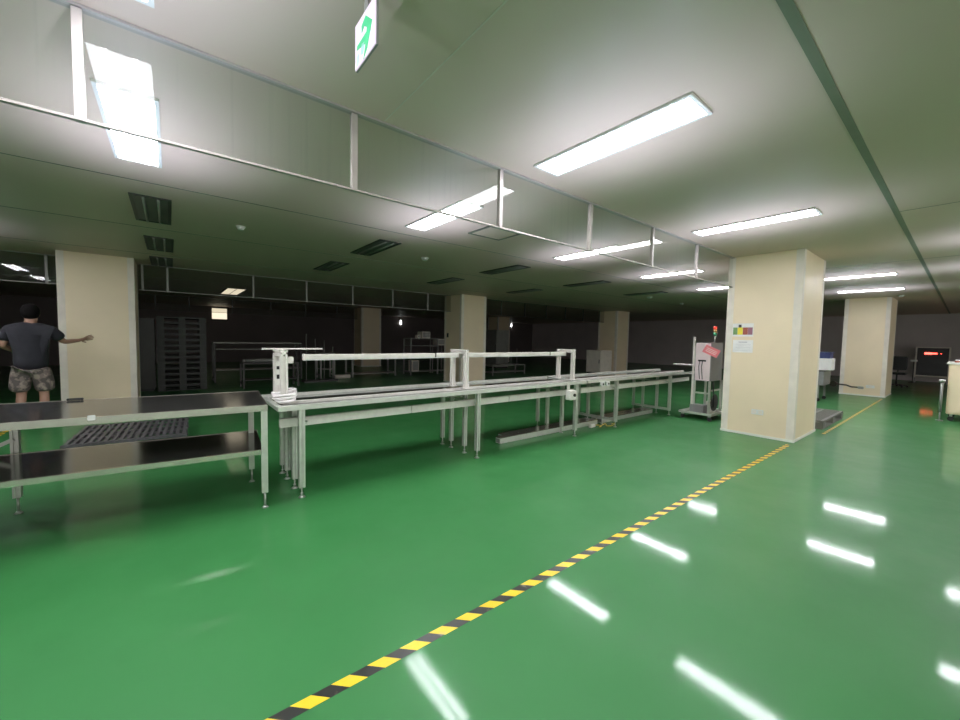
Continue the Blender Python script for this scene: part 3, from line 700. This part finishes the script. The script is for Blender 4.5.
# ------------------------------------------------------------------ right-hand side things
t = thing('desk_unit', 'grey desk unit on castors seen between the nearest and second pillars', 'desk', (13.4, 2.85, 0))
B('body', M['cab_grey'], t, (-0.4,0.4,-0.6,0.6,0.42,0.78), bev=0.01)
B('worktop', M['dark_metal'], t, (-0.43,0.43,-0.63,0.63,0.785,0.81), bev=0.004)
for s in (-1,1):
    for r in (-1,1):
        l = P('leg', M['dim_metal'], t, 0.04, ((s*0.36,r*0.5,0.09),(s*0.36,r*0.5,0.42)))
        bm = NB(); cyl(bm, (s*0.36-0.015,r*0.5,0.046), (s*0.36+0.015,r*0.5,0.046), 0.045, 16); obj('wheel', bm, M['rubber'], l)
t = thing('carton', 'white box standing on the grey desk unit between the pillars', 'box', (13.3, 2.3, 0.812))
B('body', M['paper'], t, (-0.2,0.2,-0.17,0.3,0,0.27), bev=0.006)
B('lid', M['paper'], t, (-0.205,0.205,-0.175,0.305,0.27,0.30), bev=0.004)
t = thing('storage_bin', 'dark blue bin stacked on the white box between the pillars', 'bin', (13.3, 2.33, 1.114))
B('tub', M['blue'], t, (-0.18,0.18,-0.16,0.28,0,0.14), bev=0.01); B('rim', M['blue'], t, (-0.2,0.2,-0.18,0.3,0.14,0.16), bev=0.004)

t = thing('rolling_cabinet', 'cream cabinet on castors at the right edge of the view', 'cabinet', (12.4, -0.29, 0))
B('body', M['cream'], t, (-0.4,0.4,-0.5,0.5,0.14,1.12), bev=0.01)
B('top', M['skirt'], t, (-0.43,0.43,-0.53,0.53,1.122,1.16), bev=0.006)
d = B('door', M['cream'], t, (-0.415,-0.4,-0.48,0.48,0.17,1.09), bev=0.003); B('handle', M['dark_metal'], d, (-0.44,-0.415,-0.1,0.1,0.5,0.53))
for s in (-1,1):
    for r in (-1,1):
        w = B('caster', M['foot'], t, (s*0.33-0.02,s*0.33+0.02,r*0.43-0.02,r*0.43+0.02,0.09,0.14))
        bm = NB(); cyl(bm, (s*0.33-0.015,r*0.43,0.045), (s*0.33+0.015,r*0.43,0.045), 0.045, 16); obj('wheel', bm, M['rubber'], w)
t = thing('document_tray', 'white and red tray lying on the cream cabinet', 'tray', (12.2, 0.0, 1.162))
B('base', M['c_red'], t, (-0.12,0.12,-0.15,0.15,0,0.03), bev=0.004); B('paper_stack', M['paper'], t, (-0.11,0.11,-0.14,0.14,0.031,0.05))
t = thing('roll_holder', 'slim upright white post beside the cream cabinet', 'post', (11.9, 0.28, 0))
bm = NB(); cyl(bm, (0,0,0.18), (0,0,0.78), 0.022, 14); obj('tube', bm, M['dim_metal'], t)
bm = NB(); cyl(bm, (0,0,0), (0,0,0.22), 0.012, 10); cyl(bm, (0,0,0), (0,0,0.02), 0.05, 18); obj('base', bm, M['dim_metal'], t)
bm = NB(); cyl(bm, (0,0,0.78), (0,0,0.82), 0.045, 14); obj('cap', bm, M['plastic_white'], t)

t = thing('display_board', 'dark framed board with glowing red display standing at the far right', 'board', (24.0, 0.87, 0))
B('panel', M['plastic_dark'], t, (0,0.04,-0.42,0.42,0.3,1.42))
B('frame', M['trim'], t, (-0.03,0.05,-0.46,-0.42,0.2,1.46), (-0.03,0.05,0.42,0.46,0.2,1.46), (-0.03,0.05,-0.42,0.42,1.42,1.46), (-0.03,0.05,-0.42,0.42,0.26,0.3))
for y in (-0.44, 0.44): B('leg', M['dim_metal'], t, (-0.02,0.02,y-0.02,y+0.02,0.03,0.2)); 
for y in (-0.44, 0.44): B('foot', M['dim_metal'], t, (-0.25,0.25,y-0.025,y+0.025,0,0.03))
for y, s in ((0.12,0.1),(-0.05,0.07),(-0.22,0.02)): B('red_display', M['red_led'], t, (-0.02,0.0,y-s,y+s,1.2-s*0.4,1.2+s*0.4), bev=0.005)
t = thing('ceiling_light', 'dim warm ceiling light far behind the left glass curtain', 'ceiling light', (1.62, 15.0, CEIL))
B('frame', M['frame_grey'], t, (-0.26,0.26,-1.05,1.05,-0.012,0)); B('diffuser', M['warm'], t, (-0.23,0.23,-1.0,1.0,-0.016,-0.012)); B('divider', M['frame_grey'], t, (-0.01,0.01,-1.0,1.0,-0.019,-0.016))
t = thing('wall_light_panel', 'small warm lit panel high on the far dark wall above the pallet stack', 'wall light', (2.0, YF, 2.48))
B('frame', M['frame_grey'], t, (-0.36,0.36,-0.05,0,-0.31,0.31)); B('diffuser', M['warm'], t, (-0.32,0.32,-0.06,-0.05,-0.27,0.27))
t = thing('white_signal_box', 'small white box on a thin stand left of the red display board', 'box', (23.6, 1.34, 0))
B('box', M['plastic_white'], t, (-0.05,0.05,-0.1,0.1,0.86,0.93), bev=0.01)
bm = NB(); cyl(bm, (0,0,0), (0,0,0.86), 0.015, 10); cyl(bm, (0,0,0), (0,0,0.02), 0.12, 18); obj('stand', bm, M['dark_metal'], t)
t = thing('office_chair', 'dark swivel chair in the dark right of the second pillar', 'chair', (20.5, 1.55, 0))
B('seat', M['black'], t, (-0.25,0.25,-0.25,0.25,0.45,0.53), bev=0.03)
B('backrest', M['black'], t, (0.2,0.26,-0.23,0.23,0.6,1.1), bev=0.025)
bm = NB(); cyl(bm, (0,0,0.08), (0,0,0.45), 0.025, 12); obj('column', bm, M['dark_metal'], t)
for k in range(5):
    a = 2*PI*k/5
    l = Y_('leg', M['dark_metal'], t, 0.018, ((0,0,0.1),(0.28*math.cos(a),0.28*math.sin(a),0.06)))
    bm = NB(); ball(bm, (0.28*math.cos(a),0.28*math.sin(a),0.03), 0.03); obj('wheel', bm, M['rubber'], l)
bm = NB(); tube(bm, [(0.0,0,0.5),(0.24,0,0.5),(0.25,0,0.65)], 0.018); obj('back_bar', bm, M['dark_metal'], t)

# ------------------------------------------------------------------ the man
def skinned(name, verts, edges, m, parent=None, sub=2, root=0):
    me = bpy.data.meshes.new(name); me.from_pydata([v[0] for v in verts], edges, [])
    o = bpy.data.objects.new(name, me); C.objects.link(o); o.parent = parent; me.materials.append(m)
    sk = o.modifiers.new('skin', 'SKIN'); sk.use_smooth_shade = True
    d = me.skin_vertices[0].data
    for i, v in enumerate(verts):
        r = v[1]; d[i].radius = r if isinstance(r, tuple) else (r, r)
        d[i].use_root = (i == root)
    s = o.modifiers.new('sub', 'SUBSURF'); s.levels = sub; s.render_levels = sub
    return o
px, py = -1.63, 8.7
man = thing('person', 'man seen from behind in dark t-shirt and camouflage shorts reaching one arm right', 'person', (px, py, 0))
Vb = []; Eb = []
def av(p, r, prev=None):
    Vb.append((p, r)); i = len(Vb)-1
    if prev is not None: Eb.append((prev, i))
    return i
pel = av((0,0,0.93), (0.12,0.08))
wa = av((0,0.01,1.08), (0.10,0.07), pel); ch = av((0,0.03,1.27), (0.11,0.07), wa); ut = av((0,0.035,1.40), (0.085,0.055), ch)
nk = av((0,0.04,1.49), (0.055,0.055), ut); hb = av((0,0.085,1.565), (0.07,0.08), nk); hm = av((0,0.08,1.66), (0.078,0.095), hb); ht = av((0,0.075,1.73), (0.055,0.07), hm)
for s in (-1, 1):
    hp = av((s*0.09,0,0.86), (0.085,0.09), pel); kn = av((s*0.11,0.03,0.48), 0.055, hp); cf = av((s*0.115,0.0,0.36), 0.056, kn)
    an = av((s*0.12,-0.02,0.09), 0.036, cf); to = av((s*0.13,0.12,0.04), (0.042,0.03), an)
# right arm (reaches to the right), left arm bent in front
def arm(sh, el, wr, tip, splay, r0):
    a = av(sh, 0.06, ut); b_ = av(el, 0.043, a); c = av(wr, 0.027, b_)
    w = Vector(wr); t_ = Vector(tip); d = (t_-w); L = d.length; d.normalize(); sp = Vector(splay).normalized(); nrm = d.cross(sp)
    palm = w + d*L*0.45
    p = av(tuple(palm-d*0.02), (0.032,0.02), c)
    for k, ln in enumerate((0.85,1.0,0.95,0.75)):
        off = sp*(k-1.5)*0.021
        q1 = av(tuple(palm+off+d*0.025), 0.0095, p)
        q2 = av(tuple(palm+off*1.1+d*(0.025+L*0.28*ln)+nrm*0.004), 0.0085, q1)
        av(tuple(palm+off*1.15+d*(0.025+L*0.5*ln)+nrm*0.014), 0.0075, q2)
    th = av(tuple(w+d*L*0.25-sp*0.035), 0.011, p); av(tuple(w+d*L*0.52-sp*0.06+nrm*0.01), 0.009, th)
arm((0.19,0.03,1.41), (0.32,0.10,1.235), (0.46,0.24,1.26), (0.60,0.32,1.315), (0,-0.3,1), 0)
arm((-0.19,0.03,1.41), (-0.27,0.0,1.18), (-0.19,0.2,1.10), (-0.08,0.28,1.12), (0,0.3,1), 0)
skinned('body', Vb, Eb, M['skin'], man, 2)
man.scale = (1.035, 1.035, 1.035)
# t-shirt
S = [((0,0.015,1.17),(0.19,0.135)), ((0,0,0.80),(0.19,0.14)), ((0,0.025,1.37),(0.18,0.125)), ((0,0.03,1.52),(0.08,0.075)),
     ((0.20,0.03,1.405),0.085), ((0.30,0.09,1.27),0.085), ((-0.20,0.03,1.405),0.085), ((-0.265,0.01,1.235),0.082)]
skinned('t_shirt', S, [(0,1),(0,2),(2,3),(2,4),(4,5),(2,6),(6,7)], M['tee'], man, 2)
S = [((0,0,0.97),(0.165,0.12)), ((-0.095,0,0.80),(0.115,0.12)), ((-0.12,0.02,0.62),(0.115,0.118)), ((-0.125,0.025,0.50),(0.112,0.112)),
     ((0.095,0,0.80),(0.115,0.12)), ((0.12,0.02,0.62),(0.115,0.118)), ((0.125,0.025,0.50),(0.112,0.112))]
skinned('shorts', S, [(0,1),(1,2),(2,3),(0,4),(4,5),(5,6)], M['camo'], man, 2)
bm = NB(); ball(bm, (0,0.06,1.67), 0.108, 0.92, 1.05, 1.1)
for v_ in list(bm.verts):
    if v_.co.z < 1.555 or (v_.co.y > 0.125 and v_.co.z < 1.71): bm.verts.remove(v_)
obj('hair', bm, M['hair'], man)
for s in (-1,1):
    bm = NB(); ball(bm, (s*0.083,0.075,1.635), 0.022, 0.5, 1, 1.35); obj('ear', bm, M['skin'], man)
    bm = NB(); ball(bm, (s*0.13,0.06,0.045), 0.06, 0.85, 2.1, 0.75); obj('shoe', bm, M['sole'], man)
    bm = NB(); ball(bm, (s*0.03,0.165,1.655), 0.010); obj('eye', bm, M['paper'], man)
bm = NB(); ball(bm, (0,0.185,1.625), 0.014, 0.8, 1.2, 1.5); obj('nose', bm, M['skin'], man)
bm = NB(); ball(bm, (0,0.168,1.585), 0.018, 1.2, 0.5, 0.35); obj('mouth', bm, M['pink'], man)

def area(name, loc, rot, sx, sy, e, col):
    ld = bpy.data.lights.new(name, 'AREA'); ld.shape = 'RECTANGLE'; ld.size = sx; ld.size_y = sy; ld.energy = e; ld.color = col
    lo = bpy.data.objects.new(name, ld); C.objects.link(lo); lo.location = loc; lo.rotation_euler = rot
area('ceiling_fill', (3.0, -1.9, 0.15), (PI, 0, 0), 14, 1.2, 10, (1.0,0.96,1.0))  # added fill lamp out of view, brings white light onto the ceiling
area('front_fill', (6.0, -4.9, 1.3), (PI/2, 0, 0), 26, 2.2, 260, (1.0,0.95,0.95))  # added fill along the front wall, no doorway there; lifts the deeper room
# added up-aimed spots: lens bloom imitated as ceiling halos round the lit fixtures
glow = bpy.data.lights.new('bloom_spot', 'SPOT'); glow.energy = 16.0; glow.shadow_soft_size = 0.0; glow.color = (0.69,0.76,1.0)
glow.spot_size = math.radians(152); glow.spot_blend = 0.9
for o in [o for o in C.objects if o.name.startswith('ceiling_light') and o.get('group', '') not in ('unlit ceiling lights', '')]:
    for dy in (-0.42, 0.0, 0.42):
        g = bpy.data.objects.new('bloom_spot', glow); C.objects.link(g)
        g.location = (o.location.x, o.location.y+dy, CEIL-0.7); g.rotation_euler = (PI, 0, 0)
# ------------------------------------------------------------------ world and view
w = bpy.data.worlds.new('world'); SC.world = w; w.use_nodes = True
w.node_tree.nodes['Background'].inputs[0].default_value = (0.5,0.52,0.55,1); w.node_tree.nodes['Background'].inputs[1].default_value = 0.01
SC.view_settings.view_transform = 'Standard'; SC.view_settings.look = 'None'; SC.view_settings.exposure = 0.0
SC.cycles.use_denoising = True
SC.cycles.max_bounces = 10; SC.cycles.diffuse_bounces = 5; SC.cycles.glossy_bounces = 6; SC.cycles.transparent_max_bounces = 16
SC.cycles.sample_clamp_indirect = 6.0
